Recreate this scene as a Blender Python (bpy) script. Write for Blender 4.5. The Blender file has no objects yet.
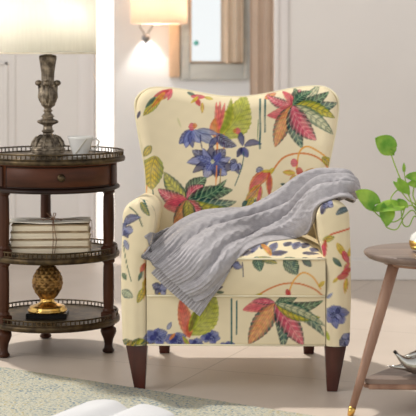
import bpy, math, random
import numpy as np
from mathutils import Vector, Matrix
from mathutils.bvhtree import BVHTree
PI = math.pi
rnd = random.Random(4)
scene = bpy.context.scene
COL = scene.collection
F, HZ, CX, CH = 1500.0, 49.0, 208.0, 1.09     # focal length, horizon row, centre column, camera height

def at(px, py, Y):
    return Vector(((px - CX) * Y / F, Y, CH - (py - HZ) * Y / F))

# ------------------------------------------------------------------ colour / materials
def lin(c):
    return tuple(((v / 255) / 12.92 if v / 255 <= 0.04045 else (((v / 255) + 0.055) / 1.055) ** 2.4) for v in c)

def new_mat(name):
    m = bpy.data.materials.new(name); m.use_nodes = True
    return m, m.node_tree, m.node_tree.nodes['Principled BSDF']

def noise_mat(name, c1, c2, scale=8, rough=0.5, metal=0.0, bump=0.0, stretch=(1, 1, 1), bscale=None, detail=4, coat=0, contrast=(0.35, 0.65), spec=0.4):
    m, nt, b = new_mat(name)
    tc = nt.nodes.new('ShaderNodeTexCoord'); mp = nt.nodes.new('ShaderNodeMapping')
    mp.inputs['Scale'].default_value = stretch
    nt.links.new(tc.outputs['Object'], mp.inputs[0])
    n = nt.nodes.new('ShaderNodeTexNoise'); n.inputs['Scale'].default_value = scale; n.inputs['Detail'].default_value = detail
    nt.links.new(mp.outputs[0], n.inputs['Vector'])
    r = nt.nodes.new('ShaderNodeValToRGB')
    r.color_ramp.elements[0].position, r.color_ramp.elements[1].position = contrast
    r.color_ramp.elements[0].color = (*lin(c1), 1); r.color_ramp.elements[1].color = (*lin(c2), 1)
    nt.links.new(n.outputs['Fac'], r.inputs[0]); nt.links.new(r.outputs[0], b.inputs['Base Color'])
    b.inputs['Roughness'].default_value = rough; b.inputs['Metallic'].default_value = metal
    b.inputs['Coat Weight'].default_value = coat
    b.inputs['Specular IOR Level'].default_value = spec
    if bump:
        n2 = nt.nodes.new('ShaderNodeTexNoise'); n2.inputs['Scale'].default_value = bscale or scale * 3; n2.inputs['Detail'].default_value = 5
        nt.links.new(mp.outputs[0], n2.inputs['Vector'])
        bp = nt.nodes.new('ShaderNodeBump'); bp.inputs['Strength'].default_value = bump; bp.inputs['Distance'].default_value = 0.004
        nt.links.new(n2.outputs['Fac'], bp.inputs['Height']); nt.links.new(bp.outputs[0], b.inputs['Normal'])
    return m

M = {}
M['wall'] = noise_mat('wall_paint', (225, 220, 215), (229, 224, 219), 2, 0.8)
M['trim'] = noise_mat('trim_paint', (226, 220, 216), (230, 224, 220), 3, 0.6)
M['far'] = noise_mat('far_wall_paint', (236, 238, 240), (240, 241, 242), 2, 0.85)
M['greyframe'] = noise_mat('grey_washed_wood', (196, 198, 194), (206, 208, 203), 6, 0.6, stretch=(1, 1, 5))
M['tan'] = noise_mat('tan_wood', (214, 182, 150), (222, 192, 162), 5, 0.6)
M['mahog'] = noise_mat('mahogany', (48, 26, 16), (84, 48, 30), 9, 0.38, bump=0.05, stretch=(1, 1, 0.25), spec=.22)
M['mahog_h'] = noise_mat('mahogany_panel', (48, 25, 15), (92, 50, 30), 5, 0.42, stretch=(0.4, 0.4, 2.5), spec=.22)
M['dark'] = noise_mat('dark_mahogany_edge', (28, 16, 12), (44, 27, 20), 9, 0.4, spec=.25)
M['shelfw'] = noise_mat('mahogany_shelf', (98, 56, 44), (128, 80, 64), 5, 0.4, stretch=(0.5, 3, 1), spec=.25)
M['topw'] = noise_mat('tabletop_painted_reflection', (238, 233, 224), (246, 242, 235), 4, 0.12, coat=0.5)  # near-white base colour carries the bright reflection on the wood top
M['brass'] = noise_mat('aged_brass', (58, 48, 36), (98, 82, 58), 30, 0.42, 0.8, bump=0.15)
M['pewter'] = noise_mat('antique_silvered_bronze', (78, 68, 57), (158, 144, 124), 34, 0.38, 0.62, bump=0.5, bscale=80, contrast=(0.38, 0.66))
M['gold'] = noise_mat('antique_gold', (112, 80, 44), (186, 146, 88), 40, 0.45, 0.75, bump=0.2)
M['goldbright'] = noise_mat('bright_gold', (222, 176, 96), (240, 200, 120), 10, 0.22, 1.0)
M['black'] = noise_mat('black_lacquer', (14, 12, 12), (24, 21, 20), 10, 0.25)
M['leaflet'] = noise_mat('dark_brown_bronze', (48, 32, 22), (80, 55, 35), 20, 0.4, 0.5)
M['chairleg'] = noise_mat('chair_leg_wood', (50, 22, 17), (82, 38, 28), 8, 0.32, stretch=(3, 3, 0.4), coat=0.2)
M['walnut'] = noise_mat('pale_walnut', (134, 100, 82), (166, 130, 108), 9, 0.45, bump=0.06, stretch=(3, 3, 0.3))
M['walnut_top'] = noise_mat('greyed_walnut', (112, 95, 86), (144, 124, 112), 7, 0.4, bump=0.05, stretch=(0.5, 5, 1))
M['silver'] = noise_mat('polished_silver', (190, 188, 182), (225, 222, 215), 8, 0.16, 1.0)
M['porcelain'] = noise_mat('white_porcelain', (236, 234, 228), (244, 242, 238), 6, 0.15, coat=0.5)
M['gilt'] = noise_mat('grey_gilt_line', (176, 168, 148), (196, 186, 160), 9, 0.3)
M['paper'] = noise_mat('white_page', (206, 206, 208), (216, 216, 218), 5, 0.7)
M['papertext'] = noise_mat('page_edges', (214, 212, 206), (234, 232, 228), 60, 0.8, stretch=(0.2, 0.2, 8))
M['cream'] = noise_mat('old_cream_linen', (214, 202, 180), (238, 228, 208), 12, 0.85, bump=0.2)
M['pages'] = noise_mat('deckled_old_pages', (222, 208, 184), (240, 230, 208), 22, 0.9, bump=0.2, stretch=(0.3, 0.3, 5))
M['cover'] = noise_mat('worn_tan_cover', (150, 128, 100), (186, 164, 134), 20, .85)
M['porcelain_cloth'] = noise_mat('bleached_linen', (232, 224, 208), (246, 240, 228), 18, .9, bump=.2)
M['twine'] = noise_mat('brown_twine', (110, 80, 62), (150, 116, 92), 90, 0.9)
M['bulbglass'] = None
M['stem'] = noise_mat('pothos_stem', (120, 160, 40), (160, 190, 70), 12, 0.45)
M['teal'] = noise_mat('teal_glass', (90, 190, 185), (120, 210, 205), 12, 0.2)
M['curtain'] = noise_mat('taupe_curtain', (196, 174, 156), (204, 182, 164), 8, 0.9)
M['curtain_refl'] = noise_mat('beige_curtain_reflection', (216, 198, 176), (226, 208, 188), 8, 0.9)
M['steel'] = noise_mat('brushed_steel', (120, 118, 118), (150, 148, 148), 12, 0.3, 1.0)

def leaf_mat():
    m, nt, b = new_mat('pothos_leaf')
    tc = nt.nodes.new('ShaderNodeTexCoord'); n = nt.nodes.new('ShaderNodeTexNoise'); n.inputs['Scale'].default_value = 26
    r = nt.nodes.new('ShaderNodeValToRGB')
    r.color_ramp.elements[0].position = .35; r.color_ramp.elements[1].position = .7
    r.color_ramp.elements[0].color = (*lin((112, 172, 48)), 1); r.color_ramp.elements[1].color = (*lin((186, 218, 92)), 1)
    nt.links.new(tc.outputs['Object'], n.inputs[0]); nt.links.new(n.outputs[0], r.inputs[0]); nt.links.new(r.outputs[0], b.inputs['Base Color'])
    b.inputs['Roughness'].default_value = 0.35
    b.inputs['Subsurface Weight'].default_value = 0.0
    tr = nt.nodes.new('ShaderNodeBsdfTranslucent'); nt.links.new(r.outputs[0], tr.inputs[0])
    mx = nt.nodes.new('ShaderNodeMixShader'); mx.inputs[0].default_value = 0.35
    nt.links.new(b.outputs[0], mx.inputs[1]); nt.links.new(tr.outputs[0], mx.inputs[2])
    nt.links.new(mx.outputs[0], nt.nodes['Material Output'].inputs[0])
    return m
M['leaf'] = leaf_mat()

def shade_mat(name, c, tfac):
    m, nt, b = new_mat(name)
    tc = nt.nodes.new('ShaderNodeTexCoord'); w = nt.nodes.new('ShaderNodeTexNoise'); w.inputs['Scale'].default_value = 120
    mp = nt.nodes.new('ShaderNodeMapping'); mp.inputs['Scale'].default_value = (1, 1, .1)
    nt.links.new(tc.outputs['Object'], mp.inputs[0]); nt.links.new(mp.outputs[0], w.inputs[0])
    mixc = nt.nodes.new('ShaderNodeMixRGB'); mixc.inputs[1].default_value = (*lin(c), 1); mixc.inputs[2].default_value = (*lin([v * .95 for v in c]), 1)
    nt.links.new(w.outputs[0], mixc.inputs[0]); nt.links.new(mixc.outputs[0], b.inputs['Base Color']); b.inputs['Roughness'].default_value = .9
    tr = nt.nodes.new('ShaderNodeBsdfTranslucent'); nt.links.new(mixc.outputs[0], tr.inputs[0])
    mx = nt.nodes.new('ShaderNodeMixShader'); mx.inputs[0].default_value = tfac
    nt.links.new(b.outputs[0], mx.inputs[1]); nt.links.new(tr.outputs[0], mx.inputs[2])
    nt.links.new(mx.outputs[0], nt.nodes['Material Output'].inputs[0])
    return m
M['shade'] = shade_mat('cream_lampshade', (249, 247, 240), 0.5)
M['peach'] = shade_mat('peach_lampshade', (254, 240, 226), 0.5)

def emis(name, c, s):
    m, nt, b = new_mat(name)
    b.inputs['Base Color'].default_value = (*c, 1); b.inputs['Emission Color'].default_value = (*c, 1); b.inputs['Emission Strength'].default_value = s
    return m
M['bulb'] = emis('glowing_bulb', (1, .9, .68), 6)
M['glow'] = emis('glowing_strip', (1, .98, .95), .88)

def mirror_mat():
    m, nt, b = new_mat('mirror_glass'); b.inputs['Base Color'].default_value = (.92, .96, .97, 1); b.inputs['Metallic'].default_value = 1; b.inputs['Roughness'].default_value = .03
    return m
M['mirror'] = mirror_mat()

def floor_mat():
    m, nt, b = new_mat('stone_tile_floor')
    tc = nt.nodes.new('ShaderNodeTexCoord'); mp = nt.nodes.new('ShaderNodeMapping')
    mp.inputs['Rotation'].default_value = (0, 0, math.radians(22)); mp.inputs['Location'].default_value = TILE
    nt.links.new(tc.outputs['Object'], mp.inputs[0])
    br = nt.nodes.new('ShaderNodeTexBrick'); br.offset = 0.0
    br.inputs['Scale'].default_value = 1.0; br.inputs['Brick Width'].default_value = .9; br.inputs['Row Height'].default_value = .9
    br.inputs['Mortar Size'].default_value = .0028; br.inputs['Mortar Smooth'].default_value = .3
    nt.links.new(mp.outputs[0], br.inputs[0])
    n = nt.nodes.new('ShaderNodeTexNoise'); n.inputs['Scale'].default_value = 2.2; n.inputs['Detail'].default_value = 6
    nt.links.new(tc.outputs['Object'], n.inputs[0])
    r = nt.nodes.new('ShaderNodeValToRGB'); r.color_ramp.elements[0].position = .3; r.color_ramp.elements[1].position = .7
    r.color_ramp.elements[0].color = (*lin((202, 187, 173)), 1); r.color_ramp.elements[1].color = (*lin((213, 199, 186)), 1)
    nt.links.new(n.outputs[0], r.inputs[0])
    mx = nt.nodes.new('ShaderNodeMixRGB'); mx.inputs[2].default_value = (*lin((178, 164, 150)), 1)
    nt.links.new(br.outputs['Fac'], mx.inputs[0]); nt.links.new(r.outputs[0], mx.inputs[1])
    nt.links.new(mx.outputs[0], b.inputs['Base Color']); b.inputs['Roughness'].default_value = .42
    return m
TILE = (0.12, -0.23, 0)
M['floor'] = floor_mat()

def rug_mat():
    m, nt, b = new_mat('heathered_rug')
    tc = nt.nodes.new('ShaderNodeTexCoord')
    n1 = nt.nodes.new('ShaderNodeTexNoise'); n1.inputs['Scale'].default_value = 95; n1.inputs['Detail'].default_value = 3
    n2 = nt.nodes.new('ShaderNodeTexNoise'); n2.inputs['Scale'].default_value = 9; n2.inputs['Detail'].default_value = 4
    for n in (n1, n2): nt.links.new(tc.outputs['Object'], n.inputs[0])
    r = nt.nodes.new('ShaderNodeValToRGB'); e = r.color_ramp.elements
    e[0].position = .38; e[0].color = (*lin((104, 128, 150)), 1); e[1].position = .44; e[1].color = (*lin((176, 178, 162)), 1)
    k = e.new(.56); k.color = (*lin((204, 200, 184)), 1); k = e.new(.64); k.color = (*lin((176, 164, 116)), 1)
    ad = nt.nodes.new('ShaderNodeMixRGB'); ad.blend_type = 'MIX'; ad.inputs[0].default_value = .22
    nt.links.new(n1.outputs[0], ad.inputs[1]); nt.links.new(n2.outputs[0], ad.inputs[2]); nt.links.new(ad.outputs[0], r.inputs[0])
    nt.links.new(r.outputs[0], b.inputs['Base Color']); b.inputs['Roughness'].default_value = .95
    bp = nt.nodes.new('ShaderNodeBump'); bp.inputs['Strength'].default_value = .9; bp.inputs['Distance'].default_value = .006
    nt.links.new(n1.outputs[0], bp.inputs['Height']); nt.links.new(bp.outputs[0], b.inputs['Normal'])
    return m
M['rug'] = rug_mat()

def vcol_mat(name, rough=.85):
    m, nt, b = new_mat(name)
    a = nt.nodes.new('ShaderNodeAttribute'); a.attribute_name = 'print'
    nt.links.new(a.outputs['Color'], b.inputs['Base Color']); b.inputs['Roughness'].default_value = rough
    b.inputs['Specular IOR Level'].default_value = .2
    tc = nt.nodes.new('ShaderNodeTexCoord'); n = nt.nodes.new('ShaderNodeTexNoise'); n.inputs['Scale'].default_value = 350
    nt.links.new(tc.outputs['Object'], n.inputs[0])
    bp = nt.nodes.new('ShaderNodeBump'); bp.inputs['Strength'].default_value = .12; bp.inputs['Distance'].default_value = .001
    nt.links.new(n.outputs[0], bp.inputs['Height']); nt.links.new(bp.outputs[0], b.inputs['Normal'])
    return m
M['fabric'] = vcol_mat('floral_upholstery')
M['pipe'] = noise_mat('cream_piping', (232, 222, 190), (240, 230, 202), 20, .85)
M['knit'] = noise_mat('grey_knit', (164, 160, 163), (178, 174, 177), 60, .95, bump=.3, bscale=260)

# ------------------------------------------------------------------ mesh helpers
def link(name, me, mat, parent=None, smooth=True):
    o = bpy.data.objects.new(name, me); COL.objects.link(o)
    if mat: me.materials.append(mat)
    if parent is not None: o.parent = parent
    if smooth: me.polygons.foreach_set('use_smooth', [True] * len(me.polygons))
    me.update()
    return o

def tag(o, label=None, cat=None, group=None, kind=None):
    if label: o['label'] = label
    if cat: o['category'] = cat
    if group: o['group'] = group
    if kind: o['kind'] = kind
    return o

def empty(name, loc, label, cat, rz=0, group=None):
    o = bpy.data.objects.new(name, None); COL.objects.link(o); o.location = loc; o.rotation_euler = (0, 0, rz)
    o.empty_display_size = .05
    return tag(o, label, cat, group)

class MB:
    """collects shapes, links them as one mesh"""
    def __init__(s): s.v = []; s.f = []; s.sm = []
    def add(s, vs, fs, smooth=True):
        b = len(s.v); s.v += [tuple(v) for v in vs]; s.f += [tuple(i + b for i in f) for f in fs]; s.sm += [smooth] * len(fs); return s
    def box(s, c, d, bev=0.0, rz=0, taper=None):
        cx, cy, cz = c; hx, hy, hz = d[0] / 2, d[1] / 2, d[2] / 2
        bev = min(bev, hx * .9, hy * .9, hz * .9)
        vs = []; fs = []
        rings = []
        zs = [(-hz, bev), (-hz + bev, 0), (hz - bev, 0), (hz, bev)] if bev > 0 else [(-hz, 0), (hz, 0)]
        for z, ins in zs:
            ax, ay = hx - ins, hy - ins
            if bev > 0:
                k = bev * .3
                b2 = bev * .9
                pts = []
                for sx, sy in ((1, 1), (-1, 1), (-1, -1), (1, -1)):
                    p1 = (sx * ax, sy * (ay - b2)); p2 = (sx * (ax - k), sy * (ay - k)); p3 = (sx * (ax - b2), sy * ay)
                    pts += [p1, p2, p3] if sx * sy > 0 else [p3, p2, p1]
            else:
                pts = [(ax, ay), (-ax, ay), (-ax, -ay), (ax, -ay)]
            rings.append([(x, y, z) for x, y in pts])
        n = len(rings[0])
        for r in rings: vs += r
        for i in range(len(rings) - 1):
            for j in range(n):
                fs.append((i * n + j, i * n + (j + 1) % n, (i + 1) * n + (j + 1) % n, (i + 1) * n + j))
        fs.append(tuple(range(n - 1, -1, -1))); fs.append(tuple((len(rings) - 1) * n + j for j in range(n)))
        ca, sa = math.cos(rz), math.sin(rz)
        vs = [(cx + x * ca - y * sa, cy + x * sa + y * ca, cz + z) for x, y, z in vs]
        return s.add(vs, fs, False)
    def lathe(s, prof, n=48, c=(0, 0, 0), a0=0, a1=2 * PI, mod=None, smooth=True):
        full = abs(a1 - a0 - 2 * PI) < 1e-6
        cols = n if full else n + 1
        vs = []
        for i, (r, z) in enumerate(prof):
            for j in range(cols):
                a = a0 + (a1 - a0) * j / n
                rr = r + (mod(a, i, z) if mod else 0)
                vs.append((c[0] + rr * math.cos(a), c[1] + rr * math.sin(a), c[2] + z))
        fs = []
        for i in range(len(prof) - 1):
            for j in range(n):
                k = (j + 1) % cols
                fs.append((i * cols + j, i * cols + k, (i + 1) * cols + k, (i + 1) * cols + j))
        if full:
            if prof[0][0] > 1e-5: fs.append(tuple(range(n - 1, -1, -1)))
            if prof[-1][0] > 1e-5: fs.append(tuple((len(prof) - 1) * n + j for j in range(n)))
        return s.add(vs, fs, smooth)
    def tube(s, pts, r, n=8, closed=False, cap=True):
        pts = [Vector(p) for p in pts]; m = len(pts)
        rs = r if isinstance(r, (list, tuple)) else [r] * m
        vs = []; up = None
        for i in range(m):
            if closed: t = pts[(i + 1) % m] - pts[i - 1]
            else: t = pts[min(i + 1, m - 1)] - pts[max(i - 1, 0)]
            t.normalize()
            if up is None:
                up = Vector((0, 0, 1)) if abs(t.z) < .9 else Vector((1, 0, 0))
            a = t.cross(up)
            if a.length < 1e-6: a = t.cross(Vector((0, 1, 0)))
            a.normalize(); b = a.cross(t).normalized(); up = b
            for j in range(n):
                th = 2 * PI * j / n
                vs.append(pts[i] + (a * math.cos(th) + b * math.sin(th)) * rs[i])
        fs = []
        for i in range(m if closed else m - 1):
            k = (i + 1) % m
            for j in range(n):
                fs.append((i * n + j, i * n + (j + 1) % n, k * n + (j + 1) % n, k * n + j))
        if cap and not closed:
            fs.append(tuple(range(n - 1, -1, -1))); fs.append(tuple((m - 1) * n + j for j in range(n)))
        return s.add(vs, fs, True)
    def ball(s, c, r, sc=(1, 1, 1), n=16):
        prof = [(max(0, math.sin(PI * i / n)), -math.cos(PI * i / n)) for i in range(n + 1)]
        vs = []; m = n * 2
        for (rr, z) in prof:
            for j in range(m):
                a = 2 * PI * j / m
                vs.append((c[0] + r * sc[0] * rr * math.cos(a), c[1] + r * sc[1] * rr * math.sin(a), c[2] + r * sc[2] * z))
        fs = [(i * m + j, i * m + (j + 1) % m, (i + 1) * m + (j + 1) % m, (i + 1) * m + j) for i in range(n) for j in range(m)]
        return s.add(vs, fs, True)
    def build(s, name, mat, parent=None):
        me = bpy.data.meshes.new(name); me.from_pydata(s.v, [], s.f)
        import bmesh
        bm = bmesh.new(); bm.from_mesh(me); bmesh.ops.remove_doubles(bm, verts=bm.verts, dist=1e-6); bmesh.ops.recalc_face_normals(bm, faces=bm.faces)
        bm.to_mesh(me); bm.free()
        o = link(name, me, mat, parent, smooth=True)
        if not all(s.sm):
            try: me.set_sharp_from_angle(angle=math.radians(38))
            except Exception: pass
        return o

def grid_mesh(name, P, mat, parent=None, colors=None, closed_u=False, flip=False):
    n, m = P.shape[:2]
    idx = np.arange(n * m).reshape(n, m)
    if closed_u: idx = np.hstack([idx, idx[:, :1]])
    a, b, c, d = idx[:-1, :-1], idx[:-1, 1:], idx[1:, 1:], idx[1:, :-1]
    q = np.stack([a, b, c, d] if not flip else [a, d, c, b], -1).reshape(-1, 4)
    me = bpy.data.meshes.new(name)
    me.vertices.add(n * m); me.vertices.foreach_set('co', P.reshape(-1).astype(np.float32))
    me.loops.add(q.size); me.loops.foreach_set('vertex_index', q.reshape(-1).astype(np.int32))
    me.polygons.add(len(q)); me.polygons.foreach_set('loop_start', np.arange(0, q.size, 4, dtype=np.int32))
    me.update(calc_edges=True); me.validate()
    if colors is not None:
        at_ = me.color_attributes.new('print', 'FLOAT_COLOR', 'POINT')
        at_.data.foreach_set('color', np.concatenate([colors.reshape(-1, 3), np.ones((n * m, 1))], 1).reshape(-1).astype(np.float32))
    return link(name, me, mat, parent)

# ------------------------------------------------------------------ the printed pattern (coordinates: print units, y down)
PK, RD, OR, YE, LI, TE, DG, BL, DB, LB, GR = (222, 92, 112), (206, 62, 62), (226, 140, 70), (222, 190, 62), (172, 184, 48), (38, 92, 92), (34, 82, 66), (86, 92, 140), (38, 40, 88), (150, 158, 190), (100, 130, 84)
CREAM = (229, 214, 180)
motifs = []
def leaf(x0, y0, x1, y1, w, c1, c2=None, vein=None, bend=0.0, al=.94, k=9):
    motifs.append(('L', x0, y0, x1, y1, w * (1.3 if vein else 1.12), lin(c1), lin(c2 or c1), lin(vein) if vein else None, bend, al, k))
def stem(pts, w, c, al=.9):
    motifs.append(('S', pts, w, lin(c), al))
def dot(x, y, r, c, al=.9): leaf(x - r, y, x + r, y, 2 * r, c, al=al)
def crot(c, items):
    for (x, y, w, kind) in items:
        c1, c2, v = {'p': ((222, 84, 112), (30, 70, 66), (248, 176, 176)), 'P': ((226, 84, 104), (232, 128, 118), (204, 60, 88)),
                     'g': ((34, 88, 68), (10, 40, 46), (150, 188, 140)), 't': ((46, 104, 98), (8, 44, 54), (196, 210, 168)),
                     'y': ((216, 198, 60), (120, 140, 44), (52, 94, 60)), 'o': ((234, 166, 96), (24, 74, 76), (222, 104, 90)),
                     'w': ((216, 214, 172), (60, 108, 92), (48, 98, 90)), 's': ((208, 200, 88), (30, 84, 76), (30, 80, 74))}[kind]
        leaf(c[0], c[1], x, y, w, c1, c2, v, bend=rnd.uniform(-.14, .14), k=8)
# backrest
leaf(172, 90, 157, 101, 6, PK, OR, RD); leaf(169, 91, 154, 97, 5, RD, PK); leaf(161, 97, 144, 116, 7, YE, LI, TE); leaf(156, 97, 146, 108, 4, TE, GR); leaf(165, 93, 152, 108, 5, OR, YE)
leaf(141, 111, 138, 119, 3, DB, BL); leaf(172, 91, 168, 101, 4, PK)
leaf(187, 93, 197, 97, 3, TE, GR); leaf(191, 97, 207, 98, 4, PK, RD); leaf(196, 98, 201, 107, 5, RD, PK); leaf(205, 98, 214, 100, 3, YE, LI); leaf(203, 103, 203, 114, 3.2, YE, OR); leaf(199, 97, 191, 104, 3, YE)
leaf(219, 138, 247, 96, 23, (186, 190, 52), (206, 204, 84), (120, 140, 40), bend=.12); leaf(219, 136, 232, 99, 9, (150, 160, 50), (200, 190, 70), bend=.1)
for tx, ty in ((217, 102), (221, 101), (226, 103)): leaf(219, 133, tx, ty, 4.5, (232, 100, 104), (238, 140, 110))
leaf(219, 139, 216, 118, 9, OR, (232, 120, 90), bend=-.1)
stem([(219, 136), (218, 152)], 2, OR); stem([(225, 134), (225, 150)], 1.5, (206, 140, 60))
def petals(cx, cy, tips, w, cols=((122, 126, 164), (38, 40, 86))):
    for i, (x, y) in enumerate(tips):
        a, b = ((tuple(min(255, v * 1.15 + 8) for v in cols[0]), tuple(v * .95 for v in cols[1])) if i % 2 else (tuple(.45 * p + .55 * q for p, q in zip(*cols)), tuple(v * .8 for v in cols[1]))); leaf(cx, cy, x, y, w * (1 + .15 * math.sin(i * 2.3)), a, b, LB if i % 3 == 0 else None, bend=.1 * math.sin(i), k=5)
petals(194, 130, [(180, 144), (187, 148), (194, 148), (201, 143)], 8, ((110, 120, 172), (74, 80, 142)))
leaf(196, 131, 217, 144, 9, LB, (100, 116, 160)); leaf(198, 130, 219, 134, 6, (150, 160, 190), BL); dot(193, 127, 3.6, PK); dot(196, 126, 2.4, OR)
stem([(201, 135), (203, 148)], 1, DB)
petals(214, 162, [(193, 150), (188, 162), (194, 172), (206, 177), (213, 145), (204, 148), (227, 149), (232, 157), (239, 165), (228, 174), (218, 177)], 9)
petals(214, 162, [(198, 156), (222, 152), (224, 168), (208, 170)], 6, ((70, 76, 140), (110, 118, 176)))
dot(214, 161, 2, (216, 214, 170))
leaf(217, 134, 238, 146, 8.5, DB, BL, LB, bend=.1); leaf(241, 132, 244, 146, 6, BL, DB); leaf(245, 146, 263, 144, 6, BL, DB, bend=-.15); leaf(243, 147, 249, 157, 7, (70, 78, 144), BL)
leaf(243, 147, 238, 157, 5, DB, BL); leaf(218, 137, 210, 148, 6, BL, DB); dot(239, 131, 3, PK); dot(236, 131, 2, OR)
petals(238, 163, [(231, 160), (243, 168), (240, 173), (232, 170)], 6)
stem([(245, 152), (243, 166), (236, 184)], 1, TE); stem([(218, 165), (217, 190)], 1.2, OR); stem([(222, 168), (221, 188)], 1.2, (150, 120, 60))
motifs_small = [(261, 168), (263, 166)]
leaf(257, 168, 265, 171, 6, LB, DB, DB); 
leaf(157, 155, 154, 188, 19, (220, 190, 62), (150, 162, 60), (34, 92, 88), bend=.08, k=7); leaf(153, 145, 145, 156, 6, YE, (90, 120, 60), TE)
stem([(149, 184), (147, 200)], 1, OR); stem([(155, 188), (157, 206)], 1.2, TE)
crot((189, 198), [(166, 171, 12, 's'), (160, 187, 11, 'p'), (166, 204, 13, 'P'), (208, 176, 13, 'g'), (205, 184, 10, 'p'), (234, 188, 12, 'g'), (228, 178, 8, 'g'), (238, 199, 10, 't'), (243, 208, 8, 'y'), (176, 220, 11, 'o'), (206, 215, 10, 'p'), (190, 222, 10, 's')])
stem([(261.5, 100), (261, 148)], 1.8, TE); stem([(266.5, 100), (266, 132)], 1.6, TE); stem([(259, 120), (259, 140)], .8, GR)
leaf(266, 99, 278, 94, 5, OR, PK)
crot((294, 106), [(268, 96, 8, 'p'), (268, 116, 9, 'P'), (303, 90, 8, 'p'), (297, 88, 7, 'g'), (322, 85, 8, 'w'), (331, 92, 9, 'g'), (339, 103, 11, 't'), (336, 118, 10, 'y'), (334, 134, 10, 'w'), (276, 147, 13, 'o'), (303, 148, 12, 't'), (317, 140, 15, 'p'), (284, 92, 6, 'P'), (314, 92, 7, 'g')])
stem([(272, 172), (283, 158), (297, 153), (312, 154), (324, 161), (331, 174), (331, 190)], 1.8, (206, 124, 66))
stem([(297, 168), (300, 152), (307, 146), (316, 149), (326, 156), (333, 166)], 1.7, (222, 160, 76))
leaf(275, 167, 268, 174, 4, YE, LI); leaf(322, 156, 334, 165, 6, YE, LI, TE)
dot(295, 162, 3.8, PK); dot(300, 170, 3.6, RD); leaf(296, 172, 283, 171, 5, YE, OR); leaf(297, 174, 290, 180, 5, YE, PK); leaf(303, 174, 316, 167, 5, YE, OR); leaf(300, 172, 306, 180, 5, PK, RD); leaf(287, 184, 281, 182, 3, TE)
leaf(271, 171, 250, 191, 9, (222, 84, 88), OR, RD, bend=.1); leaf(270, 171, 270, 194, 6, RD, OR); leaf(272, 170, 262, 170, 3, YE); leaf(262, 183, 246, 200, 7, OR, YE, TE); leaf(262, 184, 258, 203, 5, PK, YE); leaf(254, 195, 244, 211, 6, YE, LI, TE); leaf(256, 196, 256, 207, 3.5, TE, YE); leaf(248, 198, 243, 204, 4, TE)
leaf(138, 135, 139, 146, 3, TE); leaf(178, 118, 182, 128, 2, LI, al=.3)
BACK = motifs; motifs = []
# front pieces: arms, cushion, rail
stem([(141, 197), (146, 204), (150, 215)], 1.6, TE); leaf(141, 202, 150, 216, 5, GR, TE, YE); stem([(147, 198), (154, 204), (157, 211)], 1.3, TE); stem([(130, 207), (138, 214), (143, 226)], 1.2, DG)
leaf(124, 225, 142, 217, 7, BL, DB, LB, bend=-.15); petals(126, 229, [(121, 224), (122, 236), (129, 238), (134, 231)], 7); leaf(125, 240, 129, 250, 5, LB, BL)
stem([(124, 246), (127, 262), (132, 281)], .9, DG); leaf(123, 273, 127, 280, 4, GR, TE, TE); leaf(122, 291, 134, 297, 7, (200, 206, 170), TE, TE); leaf(146, 263, 141, 273, 5, RD, OR); leaf(143, 271, 139, 281, 3.5, TE, GR); leaf(146, 287, 138, 303, 6, YE, LI, TE); leaf(147, 278, 143, 290, 4, YE); stem([(146, 250), (145, 300)], .8, OR)
leaf(165, 205, 158, 235, 5, (150, 130, 60), (200, 180, 110), al=.5)
for x in range(122, 150, 5): leaf(x, 346 - (x % 3), x + 9, 338 + (x % 4), 5, [(70, 90, 40), LI, TE, (150, 110, 40)][x % 4], DG, YE)
def bluebunch(cx, cy, s=1.0):
    petals(cx, cy, [(cx + s * 13 * math.cos(a), cy + s * 9 * math.sin(a)) for a in (0.2, 1.0, 2.2, 3.0, 3.9, 4.9, 5.7)], 8 * s, ((72, 78, 144), (136, 144, 188)))
    petals(cx, cy, [(cx + s * 8 * math.cos(a), cy + s * 6 * math.sin(a)) for a in (.7, 2.6, 4.4)], 5 * s, ((40, 42, 100), (74, 80, 142)))
bluebunch(157, 337); bluebunch(177, 340, .9); bluebunch(211, 337, .8); bluebunch(196, 344, .7); bluebunch(228, 347, .7)
leaf(168, 330, 172, 322, 4, LB, BL); leaf(170, 340, 176, 333, 3, OR); leaf(190, 346, 183, 336, 4, LI, OR)
leaf(188, 335, 216, 295, 20, (186, 188, 50), (206, 204, 84), (120, 140, 40), bend=.1); leaf(190, 338, 181, 298, 11, (222, 84, 72), (230, 140, 90), (190, 60, 60)); leaf(190, 332, 200, 305, 7, (120, 120, 50), LI)
stem([(232, 299), (232, 347)], 1.8, TE); stem([(237.5, 301), (237, 334)], 1.6, TE)
crot((276, 303), [(243, 310, 10, 'P'), (252, 301, 6, 'p'), (249, 344, 16, 'o'), (283, 349, 11, 't'), (304, 345, 16, 'p'), (325, 336, 10, 't'), (324, 300, 9, 'g'), (321, 317, 9, 'y'), (298, 296, 8, 'g'), (326, 326, 7, 'w')])
APRON = [m for m in motifs]; motifs = []
stem([(256, 297), (268, 289), (284, 283), (300, 283), (316, 289), (326, 299)], 1.7, (204, 120, 66)); stem([(289, 293), (294, 280), (303, 272), (313, 276), (321, 288)], 1.6, (224, 164, 80))
leaf(255, 297, 263, 293, 3.5, YE, LI); leaf(290, 296, 287, 288, 5, RD, PK); leaf(319, 286, 325, 280, 4, YE)
leaf(257, 255, 261, 271, 9, TE, DG, (170, 200, 150)); leaf(259, 256, 278, 263, 6, GR, TE, YE); leaf(286, 256, 298, 274, 12, TE, DG, (190, 210, 160)); leaf(303, 257, 312, 266, 7, TE, DB); leaf(317, 258, 324, 258, 3, DB)
petals(233, 264, [(226, 268), (240, 262), (228, 260), (243, 267)], 5); stem([(243, 262), (244, 276)], 1, DB)
petals(161, 288, [(153, 284), (166, 296), (157, 296), (168, 286)], 7); leaf(160, 292, 161, 302, 3, YE)
leaf(214, 289, 224, 286, 4, DB, BL); leaf(217, 292, 225, 292, 3, DG)
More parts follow.
